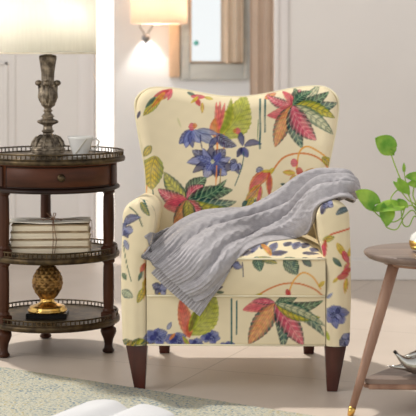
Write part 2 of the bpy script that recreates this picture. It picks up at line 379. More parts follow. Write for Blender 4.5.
for (cx, cy) in ((258, 246), (300, 240), (222, 236)):
    for k in range(4): leaf(cx + 9 * k - 14, cy + 5 * (k % 2), cx + 9 * k - 7, cy - 16 - 6 * (k % 3), 7, BL if k % 2 else DB, LB, DB)
for (cx, cy) in ((280, 252), (246, 252), (312, 250)): leaf(cx - 9, cy, cx + 9, cy - 3, 6, DB, BL)
leaf(272, 254, 262, 234, 6, OR, YE)
SEAT = motifs; motifs = []
leaf(322, 214, 325, 202, 5, DB, BL); petals(329, 203, [(324, 208), (334, 206), (327, 199), (333, 200)], 5)
leaf(336, 214, 352, 209, 5, TE, (40, 60, 80), LB, bend=-.12)
stem([(326, 240), (331, 234), (340, 231), (354, 227)], 1.8, (204, 96, 66)); leaf(323, 240, 335, 236, 5, YE, LI, TE); leaf(326, 239, 322, 262, 5, RD, OR); leaf(323, 244, 326, 256, 4, PK)
leaf(337, 242, 346, 257, 6, YE, (230, 190, 80)); leaf(343, 250, 349, 263, 6, PK, RD); leaf(333, 257, 342, 266, 5, TE, GR); leaf(350, 262, 344, 270, 5, PK, YE); leaf(352, 268, 341, 273, 5, RD, PK); leaf(349, 273, 336, 278, 6, RD, PK); leaf(347, 277, 345, 293, 4.5, YE, OR); leaf(338, 277, 333, 282, 3, YE); leaf(349, 256, 353, 246, 5, YE)
petals(336, 313, [(327, 308), (328, 322), (337, 328), (345, 322), (350, 312), (341, 305), (333, 304)], 9, ((72, 78, 144), (136, 144, 188))); petals(337, 313, [(330, 316), (342, 318), (338, 306)], 5)
petals(347, 338, [(340, 345), (352, 345), (354, 334), (345, 332)], 8); leaf(329, 340, 327, 330, 3, LI); leaf(327, 298, 333, 292, 3, LB)
ARM = motifs; motifs = []
# sides of the chair, round the corner
R2 = random.Random(9)
for side in (-1, 1):
    base = 118 if side < 0 else 356
    for i in range(12):
        cx = base + side * (14 + 15 * i + R2.uniform(-3, 3)); cy = R2.choice([225, 255, 285, 318]) + R2.uniform(-8, 8)
        kd = i % 4
        if kd == 0:
            bluebunch(cx, cy, 1.1)
        elif kd == 1:
            crot((cx, cy), [(cx + 22 * math.cos(a), cy + 20 * math.sin(a), 10, 'pgtyosw'[int(a * 1.2) % 7]) for a in (0.3, 1.3, 2.4, 3.4, 4.5, 5.5)])
        elif kd == 2:
            leaf(cx, cy + 16, cx + 12, cy - 20, 16, LI, YE, GR); stem([(cx, cy + 14), (cx - 3, cy + 32)], 1.5, OR)
        else:
            stem([(cx - 14, cy + 12), (cx, cy - 8), (cx + 16, cy - 4)], 1.6, OR); leaf(cx, cy, cx - 8, cy + 14, 7, RD, OR); leaf(cx + 2, cy, cx + 12, cy + 10, 6, YE, PK)
SIDES = motifs; motifs = []
FRONT = APRON + ARM + SIDES

def paint(U, V, ms):
    sh = U.shape; U = U.ravel(); V = V.ravel()
    nz = (np.sin(U * .9 + 1.3 * np.sin(V * .53)) + np.sin(V * 1.1 + 1.7 * np.sin(U * .37))) * .25 + .5
    nz2 = (np.sin(U * .31 + V * .23 + 2 * np.sin(V * .11)) + np.sin(V * .41 - U * .17)) * .25 + .5
    C = np.tile(np.array(lin(CREAM)), (len(U), 1)) * (0.985 + .03 * nz2)[:, None]
    for m in ms:
        if m[0] == 'L':
            _, x0, y0, x1, y1, w, c1, c2, vein, bend, al, k = m
            dx, dy = x1 - x0, y1 - y0; L = math.hypot(dx, dy); pad = w * .7 + L * abs(bend) + 1
            s = (U > min(x0, x1) - pad) & (U < max(x0, x1) + pad) & (V > min(y0, y1) - pad) & (V < max(y0, y1) + pad)
            idx = np.nonzero(s)[0]
            if not len(idx): continue
            u, v = U[idx] - x0, V[idx] - y0
            t = (u * dx + v * dy) / L / L; q = (-u * dy + v * dx) / L
            q = q - bend * L * 4 * t * (1 - t)
            tc = np.clip(t, 0, 1)
            prof = w / 2 * np.sin(PI * tc ** .85) ** .75 * (1 + .03 * np.sin(t * L * 1.3))
            a = np.clip((prof - np.abs(q)) / .7 + .5, 0, 1) * ((t > 0) & (t < 1))
            e = np.abs(q) / np.maximum(prof, .1)
            mix = np.clip((e - .45) / .4, 0, 1) * (.6 + .6 * nz[idx])
            mix = np.clip(mix, 0, 1)[:, None]
            c = np.array(c1) * (1 - mix) + np.array(c2) * mix
            if vein is not None:
                vs = np.sin((t * L - np.abs(q) * .9) * 2 * PI / max(2.6, L / k))
                f = (np.clip((vs - .45) * 2.2, 0, 1) * .6 * (e > .1))
                f = np.maximum(f, np.clip(1 - np.abs(q) / .6, 0, 1) * .85)[:, None]
                c = c * (1 - f) + np.array(vein) * f
            streak = .5 + .5 * np.sin(q * 3.1 + t * 2.2 + x0)
            c = c * (.50 + .28 * nz[idx] + .24 * streak)[:, None]
            a = (a * al * (.86 + .14 * nz2[idx]))[:, None]
            C[idx] = C[idx] * (1 - a) + c * a
        else:
            _, pts, w, c, al = m
            # smooth the polyline
            P = [Vector(p) for p in pts]; Q = []
            for i in range(len(P) - 1):
                p0, p1, p2, p3 = P[max(i - 1, 0)], P[i], P[i + 1], P[min(i + 2, len(P) - 1)]
                for j in range(4):
                    t = j / 4; Q.append(.5 * ((2 * p1) + (p2 - p0) * t + (2 * p0 - 5 * p1 + 4 * p2 - p3) * t * t + (3 * p1 - p0 - 3 * p2 + p3) * t ** 3))
            Q.append(P[-1])
            for A, B in zip(Q[:-1], Q[1:]):
                s = (U > min(A.x, B.x) - w) & (U < max(A.x, B.x) + w) & (V > min(A.y, B.y) - w) & (V < max(A.y, B.y) + w)
                idx = np.nonzero(s)[0]
                if not len(idx): continue
                d = B - A; L2 = max(d.length_squared, 1e-6)
                t = np.clip(((U[idx] - A.x) * d.x + (V[idx] - A.y) * d.y) / L2, 0, 1)
                dist = np.hypot(U[idx] - A.x - t * d.x, V[idx] - A.y - t * d.y)
                a = (np.clip((w / 2 - dist) / .5 + .5, 0, 1) * al)[:, None]
                C[idx] = C[idx] * (1 - a) + np.array(c) * a
    return C.reshape(*sh, 3)

# ------------------------------------------------------------------ the room
def struct(o, label=None):
    o['kind'] = 'structure'
    return o
WL, WR, WF = 7.7, 7.08, 8.12
struct(MB().box((0, 5, -.02), (9, 9, .04)).build('floor', M['floor']))
xl = (95 - CX) * WL / F; xr = (275 - CX) * WR / F
struct(MB().box(((-4 + xl) / 2, WL + .05, 1.35), (4 + xl, .1, 2.7)).build('wall_left', M['wall']))
struct(MB().box(((4 + xr) / 2, WR + .06, 1.35), (4 - xr, .12, 2.7)).build('wall_right', M['wall']))
xw = (115 - CX) * WF / F
struct(MB().box(((1.4 + xw) / 2, WF + .05, 1.35), (1.4 - xw, .1, 2.7)).build('wall_back', M['far']))
def frame_mb(x0, x1, z0, z1, y, w, d):
    b = MB()
    b.box(((x0 + x1) / 2, y, z1 - w / 2), (x1 - x0, d, w), .003).box(((x0 + x1) / 2, y, z0 + w / 2), (x1 - x0, d, w), .003)
    b.box((x0 + w / 2, y, (z0 + z1) / 2), (w, d, z1 - z0), .003).box((x1 - w / 2, y, (z0 + z1) / 2), (w, d, z1 - z0), .003)
    return b
# panel mouldings on the left wall, door casing at its edge
zt = CH - (62 - HZ) * WL / F
struct(frame_mb(-1.85, (8 - CX) * WL / F, .16, zt, WL - .003, .018, .008).build('trim_1', M['wall']))
struct(frame_mb((13 - CX) * WL / F, (80 - CX) * WL / F, .16, 2.4, WL - .003, .012, .008).build('trim_2', M['wall']))
cas = MB().box((xl - .04, WL - .01, 1.35), (.08, .02, 2.7), .003).box((xl - .008, WL - .018, 1.35), (.016, .036, 2.7), .003)
struct(cas.build('trim_3', M['trim']))
cas = MB().box((xr + .03, WR - .008, 1.35), (.06, .016, 2.7), .003).box((xr + .006, WR - .012, 1.35), (.02, .03, 2.7), .003)
struct(cas.build('trim_4', M['trim']))
b = MB().box(((-4 + xl - .08) / 2, WL - .008, .05), (4 + xl - .08, .016, .1), .004); struct(b.build('baseboard_left', M['trim']))
b = MB().box(((4 + xr + .06) / 2, WR - .009, .05), (4 - xr - .06, .018, .1), .004); struct(b.build('baseboard_right', M['wall']))
x0 = (93 - CX) * WF / F
w = MB().box(((x0 + xw) / 2, WF + .03, 1.22), (xw - x0, .01, 2.4)).build('glow_strip_1', M['glow']); struct(w)  # daylit pale strip, its brightness put in as emission
wf = frame_mb(x0 - .01, xw + .004, .0, 2.45, WF + .03, .012, .04).build('glow_strip_frame', M['trim'], w)
# hallway: framed mirror, curtain, panel for a reflected curtain, wall lamp
mx = lambda px, Y=WF: (px - CX) * Y / F
mz = lambda py, Y=WF: CH - (py - HZ) * Y / F
mir = empty('wall_mirror', ((mx(182) + mx(249)) / 2, WF, mz(80)), 'blurred grey framed wall mirror hanging in the hallway behind the armchair', 'mirror')
def loc(mb, o):   # shift vertices so they are local to a root
    l = o.location; mb.v = [(x - l.x, y - l.y, z - l.z) for x, y, z in mb.v]; return mb
zt2 = 1.95
fb = MB()
X0, X1, Z0, Z1 = mx(180), mx(249), mz(80), zt2
gx0, gx1, gz0 = mx(190), mx(243), mz(63)
fb.box(((X0 + gx0) / 2, WF - .02, (Z0 + Z1) / 2), (gx0 - X0, .04, Z1 - Z0), .006)
fb.box(((X1 + gx1) / 2, WF - .02, (Z0 + Z1) / 2), (X1 - gx1, .04, Z1 - Z0), .006)
fb.box(((gx0 + gx1) / 2, WF - .02, (Z0 + gz0) / 2), (gx1 - gx0, .04, gz0 - Z0), .006)
fb.box(((gx0 + gx1) / 2, WF - .02, Z1 - .04), (gx1 - gx0, .04, .08), .006)
loc(fb, mir).build('frame', M['greyframe'], mir)
loc(MB().box(((gx0 + gx1) / 2, WF - .012, (gz0 + Z1) / 2 - .02), (gx1 - gx0, .01, Z1 - gz0 - .06)), mir).build('mirror_glass', M['mirror'], mir)
loc(frame_mb(gx0, gx1, gz0, Z1 - .08, WF - .036, .008, .012), mir).build('inner_bead', M['tan'], mir)
t = MB().box((mx(174.5), WF - .03, (mz(77) + 1.9) / 2), (mx(180) - mx(169.5), .06, 1.9 - mz(77)), .004).build('wooden_wall_strip', M['tan'])
tag(t, 'blurred light tan upright wooden strip on hallway wall, left of the grey mirror frame', 'wooden strip')
def curtain(name, x0, x1, Y, z0, z1, mat, label, folds):
    n = 60
    P = np.zeros((2, n * 2, 3))
    for j in range(n):
        s = j / (n - 1); y = Y + .010 * math.sin(folds * 2 * PI * s) + .003 * math.sin(folds * 4.6 * PI * s)
        P[0, j] = (x0 + (x1 - x0) * s, y, z0); P[1, j] = (x0 + (x1 - x0) * s, y, z1)
        P[0, 2 * n - 1 - j] = (x0 + (x1 - x0) * s, y + .008, z0); P[1, 2 * n - 1 - j] = (x0 + (x1 - x0) * s, y + .008, z1)
    o = grid_mesh(name, P, mat, closed_u=True)
    return tag(o, label, 'curtain')
curtain('curtain', mx(250, 7.85), mx(279, 7.85), 7.85, .015, 2.5, M['curtain'], 'taupe floor-length curtain beside the right wall edge, behind the armchair', 3)
curtain('curtain', mx(221, 8.0), mx(243, 8.0), 8.0, mz(62, 8.0), 2.3, M['curtain_refl'], 'blurred beige panel added as curtain reflection over the right half of mirror', 2.5)  # added panel stands in for a curtain reflected in the glass
bb = MB().ball(Vector((mx(196, 8.0), WF - .055, mz(43))), .014).build('round_bauble', M['teal'])
tag(bb, 'tiny blurred teal bauble against the bright mirror glass', 'bauble')
sx, sy = (159 - CX) * 7.95 / F, 7.95
sc = empty('wall_lamp', (sx, WF, mz(24)), 'lit wall lamp with peach drum shade and silver ball finial in the hallway', 'lamp')
ps = [(.147, mz(24, 7.95)), (.15, mz(24, 7.95)), (.15, 1.48), (.147, 1.48), (.147, mz(24, 7.95))]
loc(MB().lathe(ps, 48, (sx, sy, 0)), sc).build('lamp_shade', M['peach'], sc)
fx = (146 - CX) * 7.95 / F
mb = MB().tube([(sx, WF - .005, 1.36), (sx, sy, 1.36)], .008); mb.box((sx, WF - .008, 1.36), (.08, .016, .12), .004); mb.tube([(sx - .14, sy, 1.36), (sx + .14, sy, 1.36)], .004)
loc(mb, sc).build('bracket', M['steel'], sc)
fz = mz(38, 7.95)
mb = MB().ball((fx, sy, fz), .022).ball((fx, sy, fz - .026), .008); mb.tube([(fx - .035, sy, 1.36), (fx - .033, sy, fz + .06), (fx, sy, fz + .01)], .004).tube([(fx + .035, sy, 1.36), (fx + .033, sy, fz + .06), (fx, sy, fz + .01)], .004)
loc(mb, sc).build('finial', M['steel'], sc)
loc(MB().ball((sx, sy, 1.36), .035), sc).build('bulb', M['bulb'], sc)

# ------------------------------------------------------------------ armchair
CHX, CHY = .095, 5.05
chair = empty('wing_armchair', (CHX, CHY, 0), 'cream wingback armchair printed with bright tropical flowers, on four dark legs', 'armchair', rz=math.radians(-1.3))
YF = -.29                       # front of the chair, local
S_F, S_B = F / 4.77, F / 5.33
def pxF(x): return 236.5 + x * S_F
def pyF(z): return HZ + (CH - z) * S_F
def pxB(x): return 237.6 + x * S_B
def pyB(z): return HZ + (CH - z) * S_B

def make_back():
    ns, nt_ = 260, 250
    a = np.linspace(-1, 1, ns); s = np.sin(a * PI / 2) * .55 + a * .45
    t = np.linspace(0, 1, nt_); t = 1 - (1 - t) ** 1.15
    S, T = np.meshgrid(s, t)
    zb = .25
    aS = np.abs(S)
    ztop = .915 + .037 * (.5 - .5 * np.cos(np.clip(aS / .80, 0, 1) * PI)) + .003 * S
    s0 = .80
    k = np.clip((aS - s0) / (1 - s0), 0, 1)
    ztop = ztop - .062 * (1 - np.sqrt(np.maximum(0, 1 - k ** 2)))
    Z = zb + T * (ztop - zb)
    zk = np.array([.2, .5, .60, .66, .70, .736, .78, .82, .86, .89, .96]); wk = np.array([.315, .317, .319, .323, .329, .337, .347, .355, .361, .366, .366])
    W = np.interp(Z, zk, wk)
    # smooth the width profile
    W = (np.interp(Z - .02, zk, wk) + np.interp(Z + .02, zk, wk) + W) / 3
    X = S * W
    d = np.minimum((1 - aS) * W, (1 - T) * (ztop - zb))
    dd = -np.log(np.exp(-(1 - aS) * W * 60) + np.exp(-(1 - T) * (ztop - zb) * 60)) / 60
    dd = np.clip(dd, 0, None); dd = np.minimum(dd, (1 - aS) * W + 0); dd = np.maximum(0, np.minimum(dd, d))
    r = .045
    rnd_ = np.sqrt(np.clip(1 - (1 - np.clip(dd / r, 0, 1)) ** 2, 0, 1))
    yc = .20 + (Z - .42) * .40                      # middle plane, reclined
    wing = .065 * np.clip((aS - .45) / .55, 0, 1) ** 2 * np.clip((Z - .5) / .25, 0, 1)
    Yf = yc - wing - .05 * rnd_ - .012 * np.cos(np.clip(S, -1, 1) * PI / 2) * rnd_
    Yb = yc - wing * .8 + .05 * rnd_
    Pf = np.stack([X, Yf, Z], -1)
    colr = paint(pxB(X), pyB(Z), BACK)
    # rear surface joined by the rim: one closed sheet going round each row, front then rear
    Xr, Yr, Zr = X[:, ::-1], Yb[:, ::-1], Z[:, ::-1]
    P = np.concatenate([Pf, np.stack([Xr, Yr, Zr], -1)[:, 1:-1]], 1)
    colb = paint(pxB(-Xr) , pyB(Zr), BACK)[:, 1:-1]
    C = np.concatenate([colr, colb], 1)
    return grid_mesh('backrest', P, M['fabric'], chair, C, closed_u=True), Pf
back_o, Pf = make_back()
# piping on the rim of the back
edge = [tuple(Pf[j, 0]) for j in range(60, 250, 4)] + [tuple(Pf[-1, i]) for i in range(2, 258, 3)] + [tuple(Pf[j, -1]) for j in range(249, 60, -4)]
MB().tube(edge, .0045, 6).build('piping', M['pipe'], back_o)

def make_arm(sgn):
    nz, r = 190, .022
    # outline of the arm seen from the front: outer and inner x for each height
    zs = np.concatenate([np.linspace(.147, .555, 140), .555 + .056 * np.sin(np.linspace(0, PI / 2, 51)[1:])])
    xo = np.interp(zs, [.147, .16, .3, .45, .555], [.357, .362, .3665, .365, .361])
    xi = np.interp(zs, [.147, .40, .44, .49, .555], [.283, .283, .277, .266, .258])
    th = np.clip((zs - .555) / .056, 0, 1); cs = np.sqrt(np.maximum(0, 1 - th ** 2))
    mid = (xo + xi) / 2; hw = (xo - xi) / 2 * np.where(zs > .555, np.maximum(cs, .0), 1)
    hw = np.maximum(hw, .0004)
    nb, nf = 110, 34
    yb = .36
    rows = []; us = []
    for z, m_, h, t_ in zip(zs, mid, hw, th):
        rr = min(r, h * .95)
        yfr = YF + .022 * (1 - math.sqrt(max(0, 1 - t_ ** 2))) * 1.6
        # bulge of the arm's front
        pts = []; u = []
        for j in range(nb):
            y = yb + (yfr + rr - yb) * j / nb; pts.append((m_ + h, y)); u.append(pxF(m_ + h) + (y - yfr - rr) * S_F)
        for j in range(nf):
            q = j / (nf - 1)
            if q < .25:
                a = q / .25 * PI / 2; pts.append((m_ + h - rr + rr * math.cos(a), yfr + rr - rr * math.sin(a)))
            elif q > .75:
                a = (q - .75) / .25 * PI / 2; pts.append((m_ - h + rr - rr * math.sin(a), yfr + rr - rr * math.cos(a)))
            else:
                k = (q - .25) / .5; pts.append((m_ + h - rr - (2 * h - 2 * rr) * k, yfr - .004 * math.sin(k * PI)))
            u.append(pxF(pts[-1][0]))
        for j in range(1, nb // 2 + 1):
            y = yfr + rr + (yb - yfr - rr) * j / (nb // 2); pts.append((m_ - h, y)); u.append(pxF(m_ - h) - (y - yfr - rr) * S_F * .8)
        rows.append([(sgn * x, y, z * (1 - .09 * max(0, (y - YF)) * max(0, (z - .3) / .3))) for x, y in pts]); us.append(u)
    P = np.array(rows); U = np.array(us)
    if sgn < 0: U = 2 * 236.5 - U
    V = pyF(np.repeat(zs[:, None], P.shape[1], 1))
    C = paint(U, V, FRONT)
    return grid_mesh('armrest', P, M['fabric'], chair, C, flip=sgn < 0)
arm_l = make_arm(-1); arm_r = make_arm(1)

def make_seat():
    nx = 210
    x = np.linspace(-.284, .284, nx)
    zf = np.linspace(.304, .418, 40)
    rows = []; V = []
    ax = np.abs(x) / .284
    for z in zf:
        k = (z - .304) / .114
        rows.append(np.stack([x, np.full(nx, YF + .006) - .010 * np.sin(k * PI) - .0 * x, np.full(nx, z) + .0 * x], -1)); V.append(np.full(nx, pyF(z)))
    crown = .040 * (1 - ax ** 4.5)
    for j in range(1, 8):
        a = j / 7 * PI / 2; r = .012
        y = YF + .006 + r * (1 - math.cos(a)); z = .418 + r * math.sin(a)
        rows.append(np.stack([x, np.full(nx, y), np.full(nx, z)], -1)); V.append(np.full(nx, pyF(.418) - a * r * S_F))
    y0 = YF + .018
    for j in range(1, 120):
        d = .54 * j / 119
        rise = 1 - math.exp(-d / .055); fall = 1 - max(0, (d - .4) / .14) ** 2 * .5
        rows.append(np.stack([x, np.full(nx, y0 + d), .43 + crown * rise * fall], -1)); V.append(np.full(nx, pyF(.418) - 6 - d * S_F * .8))
    P = np.array(rows); U = pxF(P[..., 0]); V = np.array(V)
    C = paint(U, V, SEAT)
    o = grid_mesh('seat_cushion', P, M['fabric'], chair, C)
    for z in (.424, .306):
        MB().tube([(xx, YF + .002, z) for xx in np.linspace(-.283, .283, 24)], .0035, 6).build('piping', M['pipe'], o)
    return o
seat_o = make_seat()
def make_rail():
    x = np.linspace(-.284, .284, 210); z = np.concatenate([[.150, .147, .149], np.linspace(.152, .302, 56)])
    yy = np.concatenate([[YF + .06, YF + .02, YF + .011], np.full(56, YF + .008)])
    X, Z = np.meshgrid(x, z); Y = np.repeat(yy[:, None], 210, 1)
    P = np.stack([X, Y, Z], -1)
    return grid_mesh('front_rail', P, M['fabric'], chair, paint(pxF(X), pyF(Z), FRONT))
make_rail()
MB().box((0, .03, .225), (.60, .58, .15), .01).build('seat_base', M['pipe'], chair)
MB().tube([(-.283, YF + .006, .149), (.283, YF + .006, .149)], .003, 6).build('piping', M['pipe'], chair)
def chair_leg(x, y, sgn, front=True):
    if front:
        t = [(sgn * .283, y - .03), (sgn * .352, y + .038)]; bt = [(sgn * .290, y - .022), (sgn * .323, y + .012)]
        zt_ = .152
    else:
        t = [(sgn * .235, y - .05), (sgn * .285, y)]; bt = [(sgn * .24, y + .00), (sgn * .276, y + .035)]
        zt_ = .152
    vs = []
    for (c0, c1), z in ((bt, 0), (t, zt_)):
        vs += [(c0[0], c0[1], z), (c1[0], c0[1], z), (c1[0], c1[1], z), (c0[0], c1[1], z)]
    fs = [(0, 1, 2, 3), (4, 5, 6, 7), (0, 1, 5, 4), (1, 2, 6, 5), (2, 3, 7, 6), (3, 0, 4, 7)]
    o = MB().add(vs, fs, False).build('leg', M['chairleg'], chair)
    bv = o.modifiers.new('b', 'BEVEL'); bv.width = .003; bv.segments = 2
for sgn in (-1, 1):
    chair_leg(0, YF + .04, sgn); chair_leg(0, .315, sgn, False)

# ------------------------------------------------------------------ throw blanket, draped over arm, seat and front
chM = Matrix.Translation((CHX, CHY, 0)) @ Matrix.Rotation(math.radians(-1.3), 4, 'Z')
bv_v, bv_f = [], []
for o in (back_o, arm_l, arm_r, seat_o):
    n0 = len(bv_v); me = o.data
    co = np.empty(len(me.vertices) * 3); me.vertices.foreach_get('co', co); co = co.reshape(-1, 3)
    bv_v += [chM @ Vector(c) for c in co]; bv_f += [tuple(n0 + i for i in p.vertices) for p in me.polygons]
tree = BVHTree.FromPolygons(bv_v, bv_f)
NU, NV = 380, 170
def cr(P, t):       # Catmull-Rom over stations
    n = len(P) - 1; x = min(max(t, 0), 1) * n; i = min(int(x), n - 1); f = x - i
    p0, p1, p2, p3 = P[max(i - 1, 0)], P[i], P[i + 1], P[min(i + 2, n)]
    return .5 * ((2 * p1) + (p2 - p0) * f + (2 * p0 - 5 * p1 + 4 * p2 - p3) * f * f + (3 * p1 - p0 - 3 * p2 + p3) * f ** 3)
def drape(stations, NU, NV, folds, amp, rib0, roll=.03, gap=.009, off=0.0, seed=0.0, ribn=46):
    """stations: rows of three points (top, middle, bottom edge) given as column, row, depth"""
    A = np.array([[tuple(at(*p)) for p in st] for st in stations])
    U = np.linspace(0, 1, NU); V = np.linspace(0, 1, NV)
    base = np.zeros((NU, NV, 3))
    for i, u in enumerate(U):
        a, m_, b = cr(A[:, 0], u), cr(A[:, 1], u), cr(A[:, 2], u)
        c = 2 * m_ - .5 * (a + b)
        v = V[:, None]; base[i] = (1 - v) ** 2 * a + 2 * v * (1 - v) * c + v * v * b
    du = np.gradient(base, axis=0); dv = np.gradient(base, axis=1)
    N = np.cross(dv, du); N /= np.linalg.norm(N, axis=-1, keepdims=True) + 1e-9
    N *= np.sign((N * np.array([0, -1, .25])).sum(-1).mean())
    Ug, Vg = np.meshgrid(U, V, indexing='ij')
    ph = folds * Vg + .7 * np.sin(Ug * 5 + seed) * (1 - Ug) + .2 * np.sin(Vg * 9 + Ug * 5)
    ridge = 1 - np.abs(np.sin(PI * ph)) ** 1.1
    ph2 = (folds * 2.1) * Vg + 1.1 * np.sin(Ug * 4 + 1 + seed)
    ridge2 = np.sin(2 * PI * ph2) * .22
    am = amp * (1 - .72 * np.clip((Ug - .35) / .65, 0, 1)) * np.clip(Ug * 9, .25, 1)
    disp = -(ridge ** 1.3) * am * 1.25 + ridge2 * .45 * am + am * .8
    P = base + N * (disp + off)[..., None]
    # roll the long edges back
    e = np.exp(-(Vg / .05) ** 2) + np.exp(-((1 - Vg) / .045) ** 2) * .7
    P += -N * (roll * .5 * e * (1 - .8 * Ug))[..., None]
    # keep it outside the chair
    dd_ = Vector((0, 1, -.2)).normalized()
    for it in range(3):
        for i in range(NU):
            for j in range(NV):
                p = Vector(P[i, j]); o_ = p - dd_ * 1.5
                h, nn, _, d = tree.ray_cast(o_, dd_, 2.6)
                if h is not None and d < 1.5 + gap: P[i, j] = np.array(o_ + dd_ * (d - gap))
        # light smoothing
        for _ in range((6, 3, 0)[it]):
            Q = P.copy()
            Q[1:-1, 1:-1] = (P[1:-1, 1:-1] * 2 + P[2:, 1:-1] + P[:-2, 1:-1] + P[1:-1, 2:] + P[1:-1, :-2]) / 6
            P = Q
    du = np.gradient(P, axis=0); dv = np.gradient(P, axis=1)
    N = np.cross(dv, du); N /= np.linalg.norm(N, axis=-1, keepdims=True) + 1e-9
    N *= np.sign((N * np.array([0, -1, .25])).sum(-1).mean())
    # knit relief: ribbed hem, cables and purl columns elsewhere
    rib = np.sin(2 * PI * ribn * Vg)
    cab = np.zeros_like(Vg)
    for c in (.12, .3, .48, .66, .84):
        w_ = .05; d = (Vg - c) / w_
        tw = np.sin(2 * PI * (Ug * 12)) * .6
        cab += np.exp(-((d - tw) / .5) ** 2) + np.exp(-((d + tw) / .5) ** 2)
    body = .8 * cab + .07 * np.sin(2 * PI * 46 * Vg)
    k = 1 / (1 + np.exp(-(Ug - rib0) * 70))
    P = P + N * ((rib * .62 * k + body * (1 - k)) * .0036)[..., None]
    return P
st = [  # top edge, middle, bottom edge; the right end turns back under itself
    [(330, 186, 5.09), (331, 190, 5.07), (330, 194, 5.03)],
    [(341, 183, 5.08), (342, 189, 5.05), (341, 196, 4.99)],
    [(348, 180, 5.05), (349, 188, 4.98), (347, 199, 4.88)],
    [(345, 175, 5.04), (346, 188, 4.92), (343, 203, 4.79)],
    [(336, 173, 5.07), (337, 188, 4.93), (334, 205, 4.785)],
    [(319, 173, 5.10), (321, 190, 4.96), (319, 210, 4.80)],
    [(304, 178, 5.13), (307, 200, 5.02), (311, 223, 4.87)],
    [(289, 187, 5.16), (295, 210, 5.06), (302, 234, 4.94)],
    [(270, 197, 5.18), (277, 218, 5.08), (286, 240, 4.99)],
    [(250, 205, 5.18), (256, 224, 5.06), (263, 244, 4.95)],
    [(226, 210, 5.17), (236, 229, 4.98), (246, 251, 4.85)],
    [(201, 214, 5.13), (217, 236, 4.90), (233, 264, 4.745)],
    [(179, 224, 5.04), (199, 250, 4.79), (221, 280, 4.738)],
    [(159, 240, 4.86), (183, 265, 4.752), (209, 293, 4.735)],
    [(141, 257, 4.74), (165, 275, 4.738), (195, 301, 4.730)]]
P1 = drape(st, NU, NV, 3.0, .035, .885, off=.008, ribn=22)
def sheet(P, th):
    """closed knitted sheet: front, back and rim"""
    du = np.gradient(P, axis=0); dv = np.gradient(P, axis=1)
    N = np.cross(dv, du); N /= np.linalg.norm(N, axis=-1, keepdims=True) + 1e-9
    N *= np.sign((N * np.array([0, -1, .25])).sum(-1).mean())
    B = P - N * th
    Q = np.concatenate([P, B[:, ::-1]], 1)
    return Q
throw = grid_mesh('throw_blanket', sheet(P1, .006), M['knit'], closed_u=True)
tag(throw, 'light grey cable-knit throw blanket draped over the armchair seat and right arm', 'blanket')
st2 = [  # the layer folded under, showing below the hem
    [(196, 232, 4.93), (214, 244, 4.86), (232, 262, 4.745)],
    [(180, 246, 4.80), (200, 262, 4.748), (224, 280, 4.742)],
    [(164, 260, 4.752), (186, 280, 4.745), (212, 297, 4.742)],
    [(151, 273, 4.748), (172, 293, 4.745), (199, 316, 4.742)]]
P2 = drape(st2, 120, 120, 2.0, .004, .1, roll=.004, gap=.002, seed=2, ribn=20)
grid_mesh('folded_layer', sheet(P2, .004), M['knit'], throw, closed_u=True)
st3 = [  # the rear layer bunched against the left arm
    [(205, 212, 5.16), (202, 222, 5.12), (200, 234, 5.02)],
    [(180, 222, 5.06), (180, 230, 5.02), (182, 244, 4.93)],
    [(160, 232, 4.93), (162, 240, 4.91), (165, 252, 4.83)],
    [(145, 238, 4.79), (149, 243, 4.78), (152, 255, 4.76)]]
P3 = drape(st3, 90, 60, 2.0, .006, .5, roll=.004, gap=.004, seed=4, ribn=14)
grid_mesh('rear_fold', sheet(P3, .005), M['knit'], throw, closed_u=True)

# ------------------------------------------------------------------ three-tier side table
TX, TY = -.564, 5.45
tb = empty('tiered_side_table', (TX, TY, 0), 'round three-tier dark mahogany side table with pierced brass galleries, left of armchair', 'side table', rz=math.radians(-90 + 13))
# local +x points to the drawer side
def gallery(r, z, h, n, name='gallery_rail'):
    b = MB()
    for zz, rr in ((z + .002, .0028), (z + h, .0032)):
        b.tube([(r * math.cos(2 * PI * i / 96), r * math.sin(2 * PI * i / 96), zz) for i in range(96)], rr, 6, closed=True)
    for i in range(n):
        a = 2 * PI * i / n; x, y = r * math.cos(a), r * math.sin(a)
        b.lathe([(.0016, 0), (.0020, h * .25), (.0028, h * .5), (.0020, h * .75), (.0018, h)], 6, (x, y, z))
    return b.build(name, M['brass'], tb)
RT = .260
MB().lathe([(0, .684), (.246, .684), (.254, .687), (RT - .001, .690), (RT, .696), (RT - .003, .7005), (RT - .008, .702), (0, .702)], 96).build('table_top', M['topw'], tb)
MB().lathe([(.250, .6835), (RT + .001, .686), (RT + .003, .691), (RT + .003, .697), (RT, .7015), (RT - .006, .7025)], 96).build('brass_band', M['brass'], tb)
gallery(RT - .005, .702, .019, 88)
RA = .235
MB().lathe([(0, .600), (RA - .006, .600), (RA - .002, .603), (RA - .002, .678), (RA + .006, .681), (RA + .012, .6835), (0, .6835)], 96).build('apron', M['mahog_h'], tb)
MB().lathe([(0, .584), (RA, .584), (RA + .008, .588), (RA + .009, .594), (RA + .003, .599), (RA - .004, .602), (0, .602)], 96).build('apron_moulding', M['dark'], tb)
hd = math.radians(50)
dr = MB().lathe([(RA - .01, .606), (RA + .001, .606), (RA + .003, .609), (RA + .003, .672), (RA + .001, .675), (RA - .01, .675)], 40, a0=-hd, a1=hd).build('drawer', M['mahog_h'], tb)
b = MB()
for a in (-hd, hd): b.tube([((RA + .002) * math.cos(a), (RA + .002) * math.sin(a), z) for z in (.604, .677)], .0022, 6)
for z in (.605, .676): b.tube([((RA + .002) * math.cos(a), (RA + .002) * math.sin(a), z) for a in np.linspace(-hd, hd, 30)], .0022, 6)
b.build('drawer_bead', M['dark'], dr)
b = MB().lathe([(.0, .0), (.014, .0), (.012, .003), (.004, .006), (.004, .014), (.010, .018), (.012, .023), (.008, .028), (0, .030)], 20)
b.v = [(RA + .003 + z, y, .641 + x) for x, y, z in b.v]
b.build('knob', M['brass'], dr)
